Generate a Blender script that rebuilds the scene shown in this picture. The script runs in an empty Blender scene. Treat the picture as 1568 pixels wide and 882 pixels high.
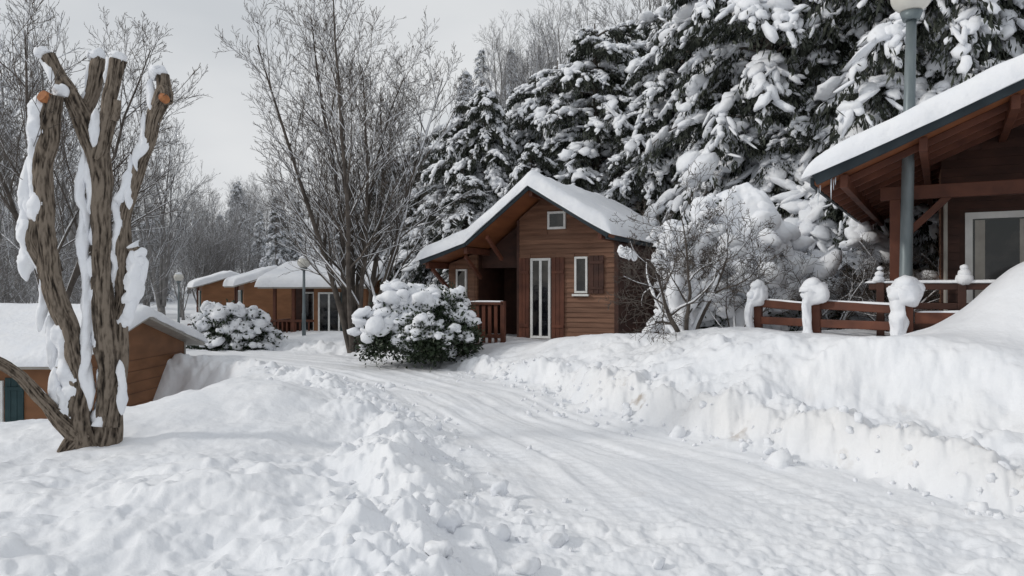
import bpy, bmesh, math, random
import numpy as np
from mathutils import Vector, Matrix
rng = np.random.default_rng(7); random.seed(7)
sc = bpy.context.scene
COL = sc.collection

# ------------------------------------------------------------ noise
def _h(ix, iy, iz, seed):
    n = (ix.astype(np.int64)*374761393 + iy.astype(np.int64)*668265263 + iz.astype(np.int64)*2147483647 + seed*1274126177) & 0xffffffff
    n = ((n ^ (n >> 13))*1274126177) & 0xffffffff
    n = (n ^ (n >> 16)) & 0xffffffff
    n = ((n*2246822519) & 0xffffffff); n = n ^ (n >> 15)
    return n/4294967295.0
def vn(x, y, seed=0):
    xi = np.floor(x); yi = np.floor(y); fx = x-xi; fy = y-yi
    fx = fx*fx*fx*(fx*(fx*6-15)+10); fy = fy*fy*fy*(fy*(fy*6-15)+10)
    z = np.zeros_like(xi)
    a = _h(xi, yi, z, seed); b = _h(xi+1, yi, z, seed); c = _h(xi, yi+1, z, seed); d = _h(xi+1, yi+1, z, seed)
    return ((a*(1-fx)+b*fx)*(1-fy)+(c*(1-fx)+d*fx)*fy)*2-1
def fbm(x, y, oct=4, seed=0, g=.5):
    s = 0; a = 1; t = 0
    for i in range(oct):
        ca, sa = math.cos(i*1.1+.3), math.sin(i*1.1+.3)
        s = s+a*vn((x*ca-y*sa)*2**i+i*7.3, (x*sa+y*ca)*2**i-i*3.1, seed+i); t += a; a *= g
    return s/t
def lumps(x, y, seed=0, dens=.8):
    """broken clods scattered on a jittered, warped lattice"""
    x, y = x+.45*vn(x*1.3, y*1.3, seed+11)+.18*vn(x*4, y*4, seed+12), y+.45*vn(x*1.3+9, y*1.3, seed+13)+.18*vn(x*4, y*4+5, seed+14)
    xi = np.floor(x); yi = np.floor(y); out = np.zeros_like(x); z = np.zeros_like(x)
    for dx in (-1, 0, 1):
        for dy in (-1, 0, 1):
            cx = xi+dx; cy = yi+dy
            px = cx+_h(cx, cy, z, seed); py = cy+_h(cx, cy, z, seed+1)
            r = .35+.5*_h(cx, cy, z, seed+2); on = (_h(cx, cy, z, seed+3) < dens)
            q = 1-((x-px)**2+(y-py)**2)/(r*r)
            out = np.maximum(out, on*np.clip(q, 0, 1)**.75*r*(.5+_h(cx, cy, z, seed+5)*.7))
    return out
def S(t):
    t = np.clip(t, 0, 1); return t*t*(3-2*t)

# ------------------------------------------------------------ terrain function
YT = [-20, 0, 3, 4.4, 5.5, 6.5, 7.2, 7.7, 8.6, 9.75, 12.2, 15, 16.3, 17.5, 20, 24, 30, 45, 80]
LT = [.4, .3, .05, -.05, -.2, -.4, -.55, -.65, -.95, -1.35, -2.3, -4.2, -5.4, -7.0, -10.9, -15, -18.5, -24, -35]
RT = [7, 6, 5, 4.4, 3.95, 3.55, 3.2, 2.75, 2.0, 1.3, .65, -.9, -1.8, -2.9, -5.5, -9, -12.5, -18, -30]
def terrain(x, y, det=True):
    L = np.interp(y, YT, LT); R = np.interp(y, YT, RT)
    wob = .16*vn(y*1.1+x*.3, x*.7, 91)+.09*vn(y*3.1, x*2.2, 92)
    k = np.interp(y, [0, 7, 9, 15, 17, 24], [.8, .75, .85, .8, .6, .6])
    dr = (x-R)*k+wob; dl = (L-x)*k+wob
    zr = -.3*S((y-17)/12)-.1*S((y-30)/20)
    Hr = np.interp(y, [0, 5, 9, 11, 14, 17, 22, 30, 60], [.95, 1.0, 1.10, 1.06, .85, .5, .5, .35, .1])
    st = .30+.14*vn(y*.8+3, x*.5, 97)
    prof = st*S(dr/.40)+(1-st)*S((dr-.12)/2.0)
    ledge = .27*S(dr/.30)+.73*S((dr-.85)/1.3)
    m = S((x-2.9)/.5)*S((9.5-y)/1.5)
    zR = Hr*(prof*(1-m)+ledge*m)
    zR = zR+1.02*np.exp(-(((x-6.95)/1.3)**2+((y-9.1)/1.0)**2)**1.5)
    gl = .05+.30*np.exp(-(((x+3.3)/1.5)**2+((y-10.6)/1.6)**2))+.16*np.exp(-(((x+2.2)/1.0)**2+((y-6.2)/1.0)**2))
    gl = gl-.22*np.exp(-(((x+1.7)/.7)**2+((y-8.2)/1.6)**2))-.12*S((-x-3.5)/2)*S((9-y)/2)
    pit = 1.35*S((-5.0-x)/2.4)*S((y-8.8)/3.6)*S((21.5-y)/3.5)
    gl = gl-pit
    gl = gl+.30*S((y-15)/3)*S((x+13)/3)*S((-4.5-x)/2)*S((26-y)/3)
    bh = np.interp(y, [0, 4.5, 6.5, 8, 10, 14, 20, 30], [.10, .16, .26, .14, .06, .07, .10, .05])
    berm = bh*(1+.8*vn(y*1.1, x*.4, 95))*np.exp(-((dl-.4)/.28)**2)
    zL = gl*S(dl/1.6)+berm
    z = zr+np.where(dr > 0, zR, 0)+np.where(dl > 0, zL, 0)
    hh = np.clip(y+.6*x-25, 0, 60)
    z = z+S((x+9)/7)*.42*hh
    z = np.where(z > 16, 16+(z-16)*.15, z)
    z = z+S((-x+2)/30)*12*S((y-58)/70)
    z = z-.48*S((-x-12)/10)*S((50-y)/10)*S((y-6)/6)
    if det:
        road = S(-np.maximum(dr, dl)/.3)
        offr = 1-road
        near = np.exp(-(np.minimum(np.abs(dr-.35), np.abs(dl-.4))/.42)**2)
        q = (x-L)/np.maximum(R-L, .5)
        z = z+offr*(.08*fbm(x*.55, y*.55, 3, 5)+.045*fbm(x*1.7, y*1.7, 3, 15))
        fade = S((34-y)/12)
        z = z+fade*near*offr*(.13*lumps(x*2.3, y*2.3, 21, .6)+.09*lumps(x*5, y*5, 25, .5)+.10*fbm(x*3.8, y*3.8, 4, 31, .6))
        leftm = S(dl/.4)*S((18-y)/4); cl = .45+.55*S((8-y)/2)
        rough = S(.45+1.1*vn(x*.6, y*.6, 43))
        z = z+leftm*(.03+.06*rough)*cl*(fbm(x*2.2, y*2.2, 4, 49, .55)+.35*np.abs(vn(x*3.1, y*3.1, 48)))
        z = z+leftm*(.2+rough)*cl*(.065*lumps(x*2.0, y*2.0, 41, .38)+.035*lumps(x*4.6, y*4.6, 45, .3))
        z = z-leftm*.11*cl*lumps(x*1.5+3, y*1.5, 47, .32)
        rightm = S(dr/.3)*S((16-y)/4); face = S((2.4-dr)/.9)
        z = z+rightm*(.012*fbm(x*4, y*4, 4, 51)+face*(.11*fbm(x*2.2, y*2.2, 5, 55, .58)+.13*lumps(x*1.9, y*1.9, 61, .5)+.055*lumps(x*5, y*5, 53, .35)))
        rut = 0; tread = 0
        for q0, w, ph in ((.17, .05, 0), (.30, .035, 1), (.55, .04, 2), (.69, .045, 3), (.80, .03, 4)):
            g_ = np.exp(-(np.abs(q-q0-.025*vn(y*.5, q0*9+x*0, 71))/w)**4)
            rut = rut+g_; tread = tread+g_*np.sin(y*42+q*30+ph)*(.5+.5*vn(y*2, q0*5+x*0, 72))
        ny = S((6.6-y)/2.2)
        z = z-road*fade*(.036*np.minimum(rut, 1)*(.65+.35*vn(y*3, q*8, 75))*(1-.6*ny)-.009*tread*S((12-y)/4))
        chop = np.clip(S(-.05+.9*vn(x*.8, y*.5, 77))*.8+ny+.9*S((.14-q)/.12)+.9*S((q-.86)/.12), 0, 1)
        z = z+road*fade*(chop*(.055*lumps(x*4.0, y*4.0, 81, .5)+.038*fbm(x*5, y*5, 4, 83, .55)+.026*lumps(x*8, y*8, 87, .4))+.014*fbm(q*26, y*1.0, 3, 85)+.010*fbm(x*3, y*3, 3, 89))
    return z
def tz(x, y):
    return float(terrain(np.array([float(x)]), np.array([float(y)]), False)[0])

# ------------------------------------------------------------ materials
def newmat(name):
    m = bpy.data.materials.new(name); m.use_nodes = True
    nt = m.node_tree; b = nt.nodes['Principled BSDF']
    return m, nt, b
def pm(name, c1, c2, scale=5, stretch=(1, 1, 1), rough=.8, bump=.3, bscale=None, dist=.02, metal=0, spec=.3, island=0, det=6):
    m, nt, b = newmat(name); N = nt.nodes; Lk = nt.links
    tc = N.new('ShaderNodeTexCoord'); mp = N.new('ShaderNodeMapping'); mp.inputs['Scale'].default_value = stretch
    Lk.new(tc.outputs['Object'], mp.inputs['Vector'])
    n = N.new('ShaderNodeTexNoise'); n.inputs['Scale'].default_value = scale; n.inputs['Detail'].default_value = det
    Lk.new(mp.outputs[0], n.inputs['Vector'])
    r = N.new('ShaderNodeValToRGB'); r.color_ramp.elements[0].position = .32; r.color_ramp.elements[1].position = .68
    r.color_ramp.elements[0].color = (*c1, 1); r.color_ramp.elements[1].color = (*c2, 1)
    Lk.new(n.outputs['Fac'], r.inputs[0])
    out = r.outputs[0]
    if island:
        g = N.new('ShaderNodeNewGeometry'); mr = N.new('ShaderNodeMapRange')
        mr.inputs['To Min'].default_value = 1-island; mr.inputs['To Max'].default_value = 1+island
        Lk.new(g.outputs['Random Per Island'], mr.inputs['Value'])
        hs = N.new('ShaderNodeHueSaturation'); Lk.new(mr.outputs[0], hs.inputs['Value']); Lk.new(out, hs.inputs['Color']); out = hs.outputs[0]
    Lk.new(out, b.inputs['Base Color'])
    b.inputs['Roughness'].default_value = rough; b.inputs['Metallic'].default_value = metal
    b.inputs['Specular IOR Level'].default_value = spec
    if bump:
        n2 = N.new('ShaderNodeTexNoise'); n2.inputs['Scale'].default_value = bscale or scale*3; n2.inputs['Detail'].default_value = 5
        Lk.new(mp.outputs[0], n2.inputs['Vector'])
        bp = N.new('ShaderNodeBump'); bp.inputs['Strength'].default_value = bump; bp.inputs['Distance'].default_value = dist
        Lk.new(n2.outputs['Fac'], bp.inputs['Height']); Lk.new(bp.outputs[0], b.inputs['Normal'])
    return m
SNOW = pm('snow', (.79, .81, .85), (.85, .86, .88), 3, rough=.65, bump=.5, bscale=10, dist=.04, spec=.25)
FSNOW = pm('snow_hazed', (.62, .65, .70), (.76, .77, .80), 2, rough=.7, bump=.5, bscale=9, dist=.06, spec=.2)  # snow of the far trees, greyed: distance haze put into the colour
def ground_snow():
    m, nt, b = newmat('snow_ground'); N = nt.nodes; Lk = nt.links
    tc = N.new('ShaderNodeTexCoord')
    def noise(s, d=6):
        n = N.new('ShaderNodeTexNoise'); n.inputs['Scale'].default_value = s; n.inputs['Detail'].default_value = d
        Lk.new(tc.outputs['Object'], n.inputs['Vector']); return n
    n1 = noise(1.1); r1 = N.new('ShaderNodeValToRGB')
    r1.color_ramp.elements[0].position = .3; r1.color_ramp.elements[0].color = (.78, .80, .835, 1)
    r1.color_ramp.elements[1].position = .7; r1.color_ramp.elements[1].color = (.85, .86, .88, 1)
    Lk.new(n1.outputs['Fac'], r1.inputs[0])
    n2 = noise(2.3, 8); r2 = N.new('ShaderNodeValToRGB')
    r2.color_ramp.elements[0].position = .62; r2.color_ramp.elements[0].color = (0, 0, 0, 1)
    r2.color_ramp.elements[1].position = .74; r2.color_ramp.elements[1].color = (1, 1, 1, 1)
    Lk.new(n2.outputs['Fac'], r2.inputs[0])
    at = N.new('ShaderNodeAttribute'); at.attribute_name = 'dirt'
    mu = N.new('ShaderNodeMath'); mu.operation = 'MULTIPLY'; Lk.new(r2.outputs[0], mu.inputs[0]); Lk.new(at.outputs['Fac'], mu.inputs[1])
    n5 = noise(.8, 3)
    mt = N.new('ShaderNodeMath'); mt.operation = 'MULTIPLY'; Lk.new(n5.outputs['Fac'], mt.inputs[0]); Lk.new(at.outputs['Fac'], mt.inputs[1])
    mt2 = N.new('ShaderNodeMath'); mt2.operation = 'MULTIPLY'; Lk.new(mt.outputs[0], mt2.inputs[0]); mt2.inputs[1].default_value = .45
    mx0 = N.new('ShaderNodeMixRGB'); Lk.new(mt2.outputs[0], mx0.inputs[0]); Lk.new(r1.outputs[0], mx0.inputs[1]); mx0.inputs[2].default_value = (.66, .61, .54, 1)
    mx = N.new('ShaderNodeMixRGB'); Lk.new(mu.outputs[0], mx.inputs[0]); Lk.new(mx0.outputs[0], mx.inputs[1]); mx.inputs[2].default_value = (.30, .23, .16, 1)
    Lk.new(mx.outputs[0], b.inputs['Base Color']); b.inputs['Roughness'].default_value = .62; b.inputs['Specular IOR Level'].default_value = .3
    n3 = noise(9, 5); n4 = noise(60, 3)
    b1 = N.new('ShaderNodeBump'); b1.inputs['Strength'].default_value = .45; b1.inputs['Distance'].default_value = .035
    Lk.new(n3.outputs['Fac'], b1.inputs['Height'])
    b2 = N.new('ShaderNodeBump'); b2.inputs['Strength'].default_value = .3; b2.inputs['Distance'].default_value = .004
    Lk.new(n4.outputs['Fac'], b2.inputs['Height']); Lk.new(b1.outputs[0], b2.inputs['Normal']); Lk.new(b2.outputs[0], b.inputs['Normal'])
    return m
GSNOW = ground_snow()
def barkmat():
    m, nt, b = newmat('bark_furrowed'); N = nt.nodes; Lk = nt.links
    at = N.new('ShaderNodeAttribute'); at.attribute_name = 'furrow'
    tc = N.new('ShaderNodeTexCoord'); mp = N.new('ShaderNodeMapping'); mp.inputs['Scale'].default_value = (1, 1, .3); Lk.new(tc.outputs['Object'], mp.inputs[0])
    n = N.new('ShaderNodeTexNoise'); n.inputs['Scale'].default_value = 30; n.inputs['Detail'].default_value = 8; Lk.new(mp.outputs[0], n.inputs[0])
    ad = N.new('ShaderNodeMath'); ad.operation = 'ADD'; Lk.new(at.outputs['Fac'], ad.inputs[0])
    ms = N.new('ShaderNodeMath'); ms.operation = 'MULTIPLY_ADD'; Lk.new(n.outputs[0], ms.inputs[0]); ms.inputs[1].default_value = 2.2; ms.inputs[2].default_value = -1.1; Lk.new(ms.outputs[0], ad.inputs[1])
    r = N.new('ShaderNodeValToRGB'); e = r.color_ramp.elements
    e[0].position = .05; e[0].color = (.022, .017, .013, 1); e[1].position = .95; e[1].color = (.22, .18, .142, 1); k = e.new(.45); k.color = (.10, .079, .061, 1)
    Lk.new(ad.outputs[0], r.inputs[0]); Lk.new(r.outputs[0], b.inputs['Base Color']); b.inputs['Roughness'].default_value = .9; b.inputs['Specular IOR Level'].default_value = .2
    bp = N.new('ShaderNodeBump'); bp.inputs['Strength'].default_value = 1; bp.inputs['Distance'].default_value = .03; Lk.new(n.outputs[0], bp.inputs['Height']); Lk.new(bp.outputs[0], b.inputs['Normal'])
    return m
BARK = barkmat()
TWIG = pm('bark_twig', (.05, .042, .036), (.13, .11, .095), 4, rough=.9, bump=0)
TWIGF = pm('bark_far', (.14, .135, .13), (.26, .25, .245), 4, rough=.9, bump=0)  # paler bark: distance haze painted in, plus frost on the twigs
CUT = pm('cut_wood', (.26, .10, .042), (.40, .17, .07), 20, rough=.8, bump=.2)
NEEDLE = pm('needles', (.020, .026, .020), (.052, .057, .042), 2, rough=.75, bump=0, island=.5)  # needle green lifted towards grey, a little haze mixed into the colour
NEEDLEF = pm('needles_far', (.05, .06, .055), (.09, .10, .095), 1, rough=.8, bump=0, island=.4)  # lighter needles for distant conifers, aerial haze painted into the tone
LEAF = pm('shrub_leaf', (.010, .020, .009), (.032, .048, .022), 6, rough=.5, bump=0, island=.5, spec=.4)
WOOD = pm('stained_siding', (.125, .060, .036), (.22, .115, .072), 5, (.25, .25, 3), .6, .4, 14, .006, island=.14)
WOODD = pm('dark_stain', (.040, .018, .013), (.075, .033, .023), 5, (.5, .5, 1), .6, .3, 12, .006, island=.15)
WOODR = pm('redwood_beam', (.080, .029, .018), (.14, .05, .029), 6, (.6, .6, .6), .6, .3, 15, .005, island=.12)
SOFFIT = pm('soffit_boards', (.16, .055, .024), (.25, .092, .038), 4, (1, .2, 1), .55, .3, 14, .005)
CABIN = pm('cabin_panel', (.165, .075, .034), (.235, .108, .050), 1.5, (1, 1, 3), .6, .25, 9, .006)
FASCIA = pm('fascia_dark', (.016, .024, .030), (.03, .042, .05), 4, rough=.5, bump=.1)
WHITE = pm('white_frame', (.62, .62, .60), (.74, .74, .72), 6, rough=.45, bump=.05)
GALV = pm('galvanised_pole', (.13, .16, .17), (.21, .24, .25), 7, (1, 1, .3), .45, .15, 40, .002, metal=.3)
SHUT = pm('shutter_teal', (.015, .04, .045), (.025, .055, .06), 5, rough=.6, bump=.1)
GREY = pm('drain_plastic', (.3, .28, .25), (.4, .38, .34), 5, rough=.5, bump=.05)
def glassmat():
    m, nt, b = newmat('window_glass'); N = nt.nodes; Lk = nt.links
    tc = N.new('ShaderNodeTexCoord'); n = N.new('ShaderNodeTexNoise'); n.inputs['Scale'].default_value = 2.5
    Lk.new(tc.outputs['Object'], n.inputs['Vector'])
    r = N.new('ShaderNodeValToRGB'); r.color_ramp.elements[0].color = (.006, .007, .009, 1); r.color_ramp.elements[1].color = (.06, .055, .05, 1)
    r.color_ramp.elements[0].position = .45; r.color_ramp.elements[1].position = .75
    Lk.new(n.outputs[0], r.inputs[0]); Lk.new(r.outputs[0], b.inputs['Base Color'])
    b.inputs['Roughness'].default_value = .06; b.inputs['Specular IOR Level'].default_value = .6
    return m
GLASS = glassmat()
GLOBE = pm('lamp_globe', (.55, .53, .48), (.66, .64, .58), 3, rough=.25, bump=0, spec=.5)

# ------------------------------------------------------------ mesh builder
class MB:
    def __init__(s): s.V = []; s.G = []; s.n = 0
    def add(s, V, F, mi=0, sm=True):
        V = np.asarray(V, float).reshape(-1, 3); F = np.asarray(F, np.int64)
        s.V.append(V); s.G.append((F+s.n, mi, sm)); s.n += len(V)
    def build(s, name, mats, parent=None, loc=None):
        V = np.concatenate(s.V)
        me = bpy.data.meshes.new(name)
        me.vertices.add(len(V)); me.vertices.foreach_set('co', V.astype(np.float32).ravel())
        li = np.concatenate([g[0].ravel() for g in s.G])
        tot = np.concatenate([np.full(len(g[0]), g[0].shape[1]) for g in s.G])
        st = np.concatenate([[0], np.cumsum(tot)[:-1]])
        mi = np.concatenate([np.full(len(g[0]), g[1]) for g in s.G]); sm = np.concatenate([np.full(len(g[0]), g[2]) for g in s.G])
        me.loops.add(len(li)); me.loops.foreach_set('vertex_index', li.astype(np.int32))
        me.polygons.add(len(tot)); me.polygons.foreach_set('loop_start', st.astype(np.int32))
        me.polygons.foreach_set('material_index', mi.astype(np.int32)); me.polygons.foreach_set('use_smooth', sm.astype(bool))
        for m in mats: me.materials.append(m)
        me.update(calc_edges=True)
        return obj(name, me, parent, loc)
def obj(name, me, parent=None, loc=None):
    o = bpy.data.objects.new(name, me); COL.objects.link(o)
    if parent: o.parent = parent
    if loc is not None: o.location = loc
    return o
def empty(name, loc=(0, 0, 0), rz=0):
    o = bpy.data.objects.new(name, None); COL.objects.link(o); o.location = loc; o.rotation_euler = (0, 0, rz); o.empty_display_size = .3
    return o
def nrm(a): return a/np.maximum(np.linalg.norm(a, axis=-1, keepdims=True), 1e-9)
def tube(mb, P, R, k=5, mi=0, cap=True, sm=True):
    P = np.asarray(P, float); n = len(P); R = np.asarray(R, float)
    if R.ndim == 1: R = R[:, None]*np.ones((1, k))
    T = nrm(np.gradient(P, axis=0)); mt = np.abs(T.mean(0))
    ref = np.eye(3)[int(np.argmin(mt))]
    A = nrm(np.cross(T, ref)); B = np.cross(T, A)
    a = np.arange(k)*2*math.pi/k
    V = P[:, None]+R[:, :, None]*(np.cos(a)[None, :, None]*A[:, None]+np.sin(a)[None, :, None]*B[:, None])
    i = np.arange(n-1)[:, None]*k; j = np.arange(k)[None]; j2 = (j+1) % k
    F = np.stack([i+j, i+j2, i+k+j2, i+k+j], -1).reshape(-1, 4)
    base = mb.n
    mb.add(V.reshape(-1, 3), F, mi, sm)
    if cap:
        for e, fl in ((0, False), (n-1, True)):
            f = np.arange(k)+e*k
            if not fl: f = f[::-1]
            mb.G.append(((f+base)[None], mi, False))
bm = bmesh.new(); bmesh.ops.create_icosphere(bm, subdivisions=2, radius=1)
ICO = np.array([v.co[:] for v in bm.verts]); ICOF = np.array([[v.index for v in f.verts] for f in bm.faces]); bm.free()
def blobs(mb, C, X, Y, Z, mi=0, noise=.15):
    C = np.asarray(C); N = len(C)
    t = ICO[None]*(1+noise*rng.uniform(-1, 1, (N, len(ICO), 1)))
    V = C[:, None]+t[..., 0:1]*X[:, None]+t[..., 1:2]*Y[:, None]+t[..., 2:3]*Z[:, None]
    F = ICOF[None]+(np.arange(N)*len(ICO))[:, None, None]
    mb.add(V.reshape(-1, 3), F.reshape(-1, 3), mi, True)
def leaves(mb, C, D, Ln, W, mi=0):
    N = len(C); D = nrm(D); Sd = nrm(np.cross(D, rng.normal(size=(N, 3)))); Ln = np.asarray(Ln)[:, None]; W = np.asarray(W)[:, None]
    V = np.stack([C, C+D*Ln*.5+Sd*W, C+D*Ln, C+D*Ln*.5-Sd*W], 1)
    mb.add(V.reshape(-1, 3), np.arange(N*4).reshape(-1, 4), mi, False)
def beamto(mb, p0, p1, w, h, mi=0, up=(0, 0, 1)):
    p0 = np.array(p0, float); p1 = np.array(p1, float); d = nrm(p1-p0); up = np.array(up, float)
    s = np.cross(d, up)
    if np.linalg.norm(s) < 1e-4: s = np.cross(d, [0, 1, 0])
    s = nrm(s); u = np.cross(s, d); s = s*w/2; u = u*h/2
    V = [p0-s-u, p0+s-u, p0+s+u, p0-s+u, p1-s-u, p1+s-u, p1+s+u, p1-s+u]
    F = [[3, 2, 1, 0], [4, 5, 6, 7], [0, 1, 5, 4], [1, 2, 6, 5], [2, 3, 7, 6], [3, 0, 4, 7]]
    mb.add(V, F, mi, False)
def box(mb, x0, x1, y0, y1, z0, z1, mi=0):
    V = [(x0, y0, z0), (x1, y0, z0), (x1, y1, z0), (x0, y1, z0), (x0, y0, z1), (x1, y0, z1), (x1, y1, z1), (x0, y1, z1)]
    F = [[3, 2, 1, 0], [4, 5, 6, 7], [0, 1, 5, 4], [1, 2, 6, 5], [2, 3, 7, 6], [3, 0, 4, 7]]
    mb.add(V, F, mi, False)
def bev(o, w=.008):
    m = o.modifiers.new('bevel', 'BEVEL'); m.width = w; m.segments = 2; m.limit_method = 'ANGLE'; return o
def snowline(mb, p0, p1, w, h, mi=0, n=None, seed=0):
    p0 = np.array(p0, float); p1 = np.array(p1, float); L = np.linalg.norm(p1-p0); n = n or max(8, int(L/.05))
    t = np.linspace(0, 1, n); P = p0+(p1-p0)*t[:, None]; nz = vn(t*L*4, t*0+seed*3.7, 7)
    edge = np.clip(np.minimum(t, 1-t)*L/.05, .05, 1)**.5
    R = (1+.3*nz)*edge; k = 10; a = np.arange(k)*2*math.pi/k
    d = nrm(p1-p0); s = nrm(np.cross(d, [0, 0, 1])); V = P[:, None]+R[:, None, None]*(np.cos(a)[None, :, None]*s*w/2+np.maximum(np.sin(a), -.25)[None, :, None]*np.array([0, 0, h]))
    i = np.arange(n-1)[:, None]*k; j = np.arange(k)[None]; j2 = (j+1) % k
    mb.add(V.reshape(-1, 3), np.stack([i+j, i+j2, i+k+j2, i+k+j], -1).reshape(-1, 4), mi, True)

# ------------------------------------------------------------ ground sheet
def make_ground():
    ang = np.concatenate([np.linspace(-52, 52, 1050), np.linspace(52, 308, 90)[1:-1]])*math.pi/180
    r = np.concatenate([[.3, .8, 1.4], np.geomspace(2.0, 40, 680), np.geomspace(40.5, 900, 90)])
    A, Rr = np.meshgrid(ang, r); x = (Rr*np.sin(A)).ravel(); y = (Rr*np.cos(A)).ravel()
    z = terrain(x, y); V = np.stack([x, y, z], 1)
    na = len(ang); nr = len(r)
    i = np.arange(nr-1)[:, None]*na; j = np.arange(na)[None]; j2 = (j+1) % na
    F = np.stack([i+j, i+na+j, i+na+j2, i+j2], -1).reshape(-1, 4)[:, ::-1]
    mb = MB(); mb.add(V, F, 0, True)
    c = np.array([[0, 0, float(terrain(np.zeros(1), np.zeros(1))[0])]]); b = mb.n
    mb.V.append(c); mb.n += 1
    mb.G.append((np.stack([np.full(na, b), (np.arange(na)+1) % na, np.arange(na)], 1), 0, True))
    o = mb.build('snowy_ground', [GSNOW])
    Rg = np.interp(y, YT, RT); Lg = np.interp(y, YT, LT)
    dirt = np.exp(-((x-Rg-.28)/.3)**2)*S((14-y)/5)+.12*S((Rg-x)/.3)*S((x-Lg)/.3)*S((18-y)/4)+.35*np.exp(-((x-Rg-1.5)/.3)**2)*S((10-y)/3)
    at = o.data.attributes.new('dirt', 'FLOAT', 'POINT'); at.data.foreach_set('value', np.append(dirt, 0).astype(np.float32))
make_ground()
mb = MB(); N = 500
yy = rng.uniform(3.5, 15, N); side = rng.random(N) < .5
ex = np.where(side, np.interp(yy, YT, RT)+rng.normal(-.05, .35, N), np.interp(yy, YT, LT)-rng.normal(.2, .5, N))
sz = np.minimum(rng.gamma(1.6, .011, N)+.008, .08)
ex[:3] = (2.6, -.1, 1.9); yy[:3] = (7.2, 6.0, 8.5); sz[:3] = (.12, .09, .09)
C = np.stack([ex, yy, terrain(ex, yy)+sz*.2], 1)
def frames(N, sz, el=1.0):
    A = nrm(rng.normal(size=(N, 3))); B = nrm(np.cross(A, rng.normal(size=(N, 3)))); Cc = np.cross(A, B); s = np.asarray(sz)[:, None]
    return A*s*rng.uniform(1, 1.5*el, (N, 1)), B*s, Cc*s*rng.uniform(.6, 1, (N, 1))
blobs(mb, C, *frames(N, sz), 0, .35)
mb.build('snow_chunks', [SNOW])

# ------------------------------------------------------------ conifers
def conifer(seed, H=10, R=2.7, nb=95, leafn=34, tw=9, snowp=.72, big=1.0, lz=0.6, pe=.75, pad=1.0, np_=8):
    global rng
    keep = rng; rng = np.random.default_rng(seed)
    mb = MB()
    n = 10; t = np.linspace(0, 1, n)
    P = np.stack([.12*np.sin(t*4+seed), .12*np.cos(t*3+seed)-.12, t*H], 1)
    tube(mb, P, .17*(1-t)**.8+.02, 7, 0)
    SC = []; SX = []; SY = []; SZ = []; LC = []; LD = []
    for b in range(nb):
        h = (b+rng.random())/nb; z0 = lz+(H-lz-.3)*h**1.05
        Lb = (R*(1-h)**pe+.3)*rng.uniform(.6, 1.2)
        az = b*2.39996+rng.normal(0, .5); o = np.array([math.cos(az), math.sin(az), 0]); sd = np.array([-o[1], o[0], 0])
        up0 = rng.uniform(.1, .55)+.5*h**3; dr = rng.uniform(.55, 1.15)
        bend = rng.normal(0, .2)
        def pt(s): return o*Lb*s*(1-.1*s)+sd*bend*Lb*s*s+np.array([0, 0, z0+Lb*(up0*s-dr*s*s)])
        s = np.linspace(0, 1, 6); tube(mb, np.array([pt(q) for q in s]), .035*(1-s)+.008, 4, 0, False)
        load = rng.random() < snowp
        if load:
            ws = rng.uniform(.10, .21)*pad*(.5+.5*Lb/R)
            for k in range(np_):
                q = .22+.77*k/(np_-1)+rng.normal(0, .02); p = pt(q); tg = nrm(pt(q+.06)-pt(q-.06)); yv = nrm(np.cross([0, 0, 1], tg)); zv = np.cross(tg, yv)
                w = ws*rng.uniform(.45, 1.35)*(1-.4*abs(q-.6))
                SC.append(p+np.array([0, 0, w*.35])+sd*rng.normal(0, ws*.6)); dd = nrm(tg+yv*rng.normal(0, .4)); yv = nrm(np.cross([0, 0, 1], dd)); SX.append(dd*(Lb*.08+.04)*rng.uniform(.7, 1.5)); SY.append(yv*w); SZ.append(zv*w*rng.uniform(.4, .7))
        for k in range(tw):
            q = .22+.78*(k+rng.random())/tw; p = pt(q); tg = nrm(pt(min(q+.05, 1.05))-pt(q-.05))
            sg = 1 if k % 2 else -1
            if k == tw-1: sg = 0
            d = nrm(tg*.8+sd*sg*rng.uniform(.5, 1.1)+np.array([0, 0, -rng.uniform(.25, .95)]))
            tl = Lb*rng.uniform(.22, .36)*(1.15-.5*q)+.12
            m = int(leafn*(.6+.4*tl/.6))
            u = rng.random(m)[:, None]
            LC.append(p+d*tl*u*1.15+rng.normal(0, .07, (m, 3))+np.array([0, 0, -1])*rng.random((m, 1))*.22)
            LD.append(d*.6+rng.normal(0, .45, (m, 3))+np.array([0, 0, -.9]))
            if rng.random() < (.88 if load else .42):
                w = rng.uniform(.05, .12)*big*(.7+.6*tl)
                for e in range(3):
                    c = p+d*tl*(.15+.37*e)+np.array([0, 0, w*.45])+rng.normal(0, .03, 3)
                    dd = nrm(d+rng.normal(0, .25, 3)); yv = nrm(np.cross([0, 0, 1], dd)); zv = np.cross(dd, yv)
                    ww = w*(1.15-.25*e)*rng.uniform(.5, 1.35)
                    SC.append(c); SX.append(dd*tl*rng.uniform(.16, .34)); SY.append(yv*ww); SZ.append(zv*ww*.65)
    LC = np.concatenate(LC); LD = np.concatenate(LD); m = len(LC)
    leaves(mb, LC, LD, rng.uniform(.10, .28, m), rng.uniform(.012, .032, m), 1)
    blobs(mb, np.array(SC), np.array(SX), np.array(SY), np.array(SZ), 2, .27)
    rng = keep
    return mb
cons = []
for i in range(5):
    o = conifer(100+i, 10, (3.0, 3.4, 2.8, 3.3, 3.1)[i], (95, 90, 110, 85, 95)[i], 36, 9, (.92, .84, .9, .95, .8)[i], 1.25, .5, (.5, .42, .6, .38, .45)[i], (1.25, 1.35, 1.1, 1.5, 1.2)[i]).build('conifer_tree', [TWIG, NEEDLE, SNOW]); cons.append(o.data); bpy.data.objects.remove(o)
consF = []
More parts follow.
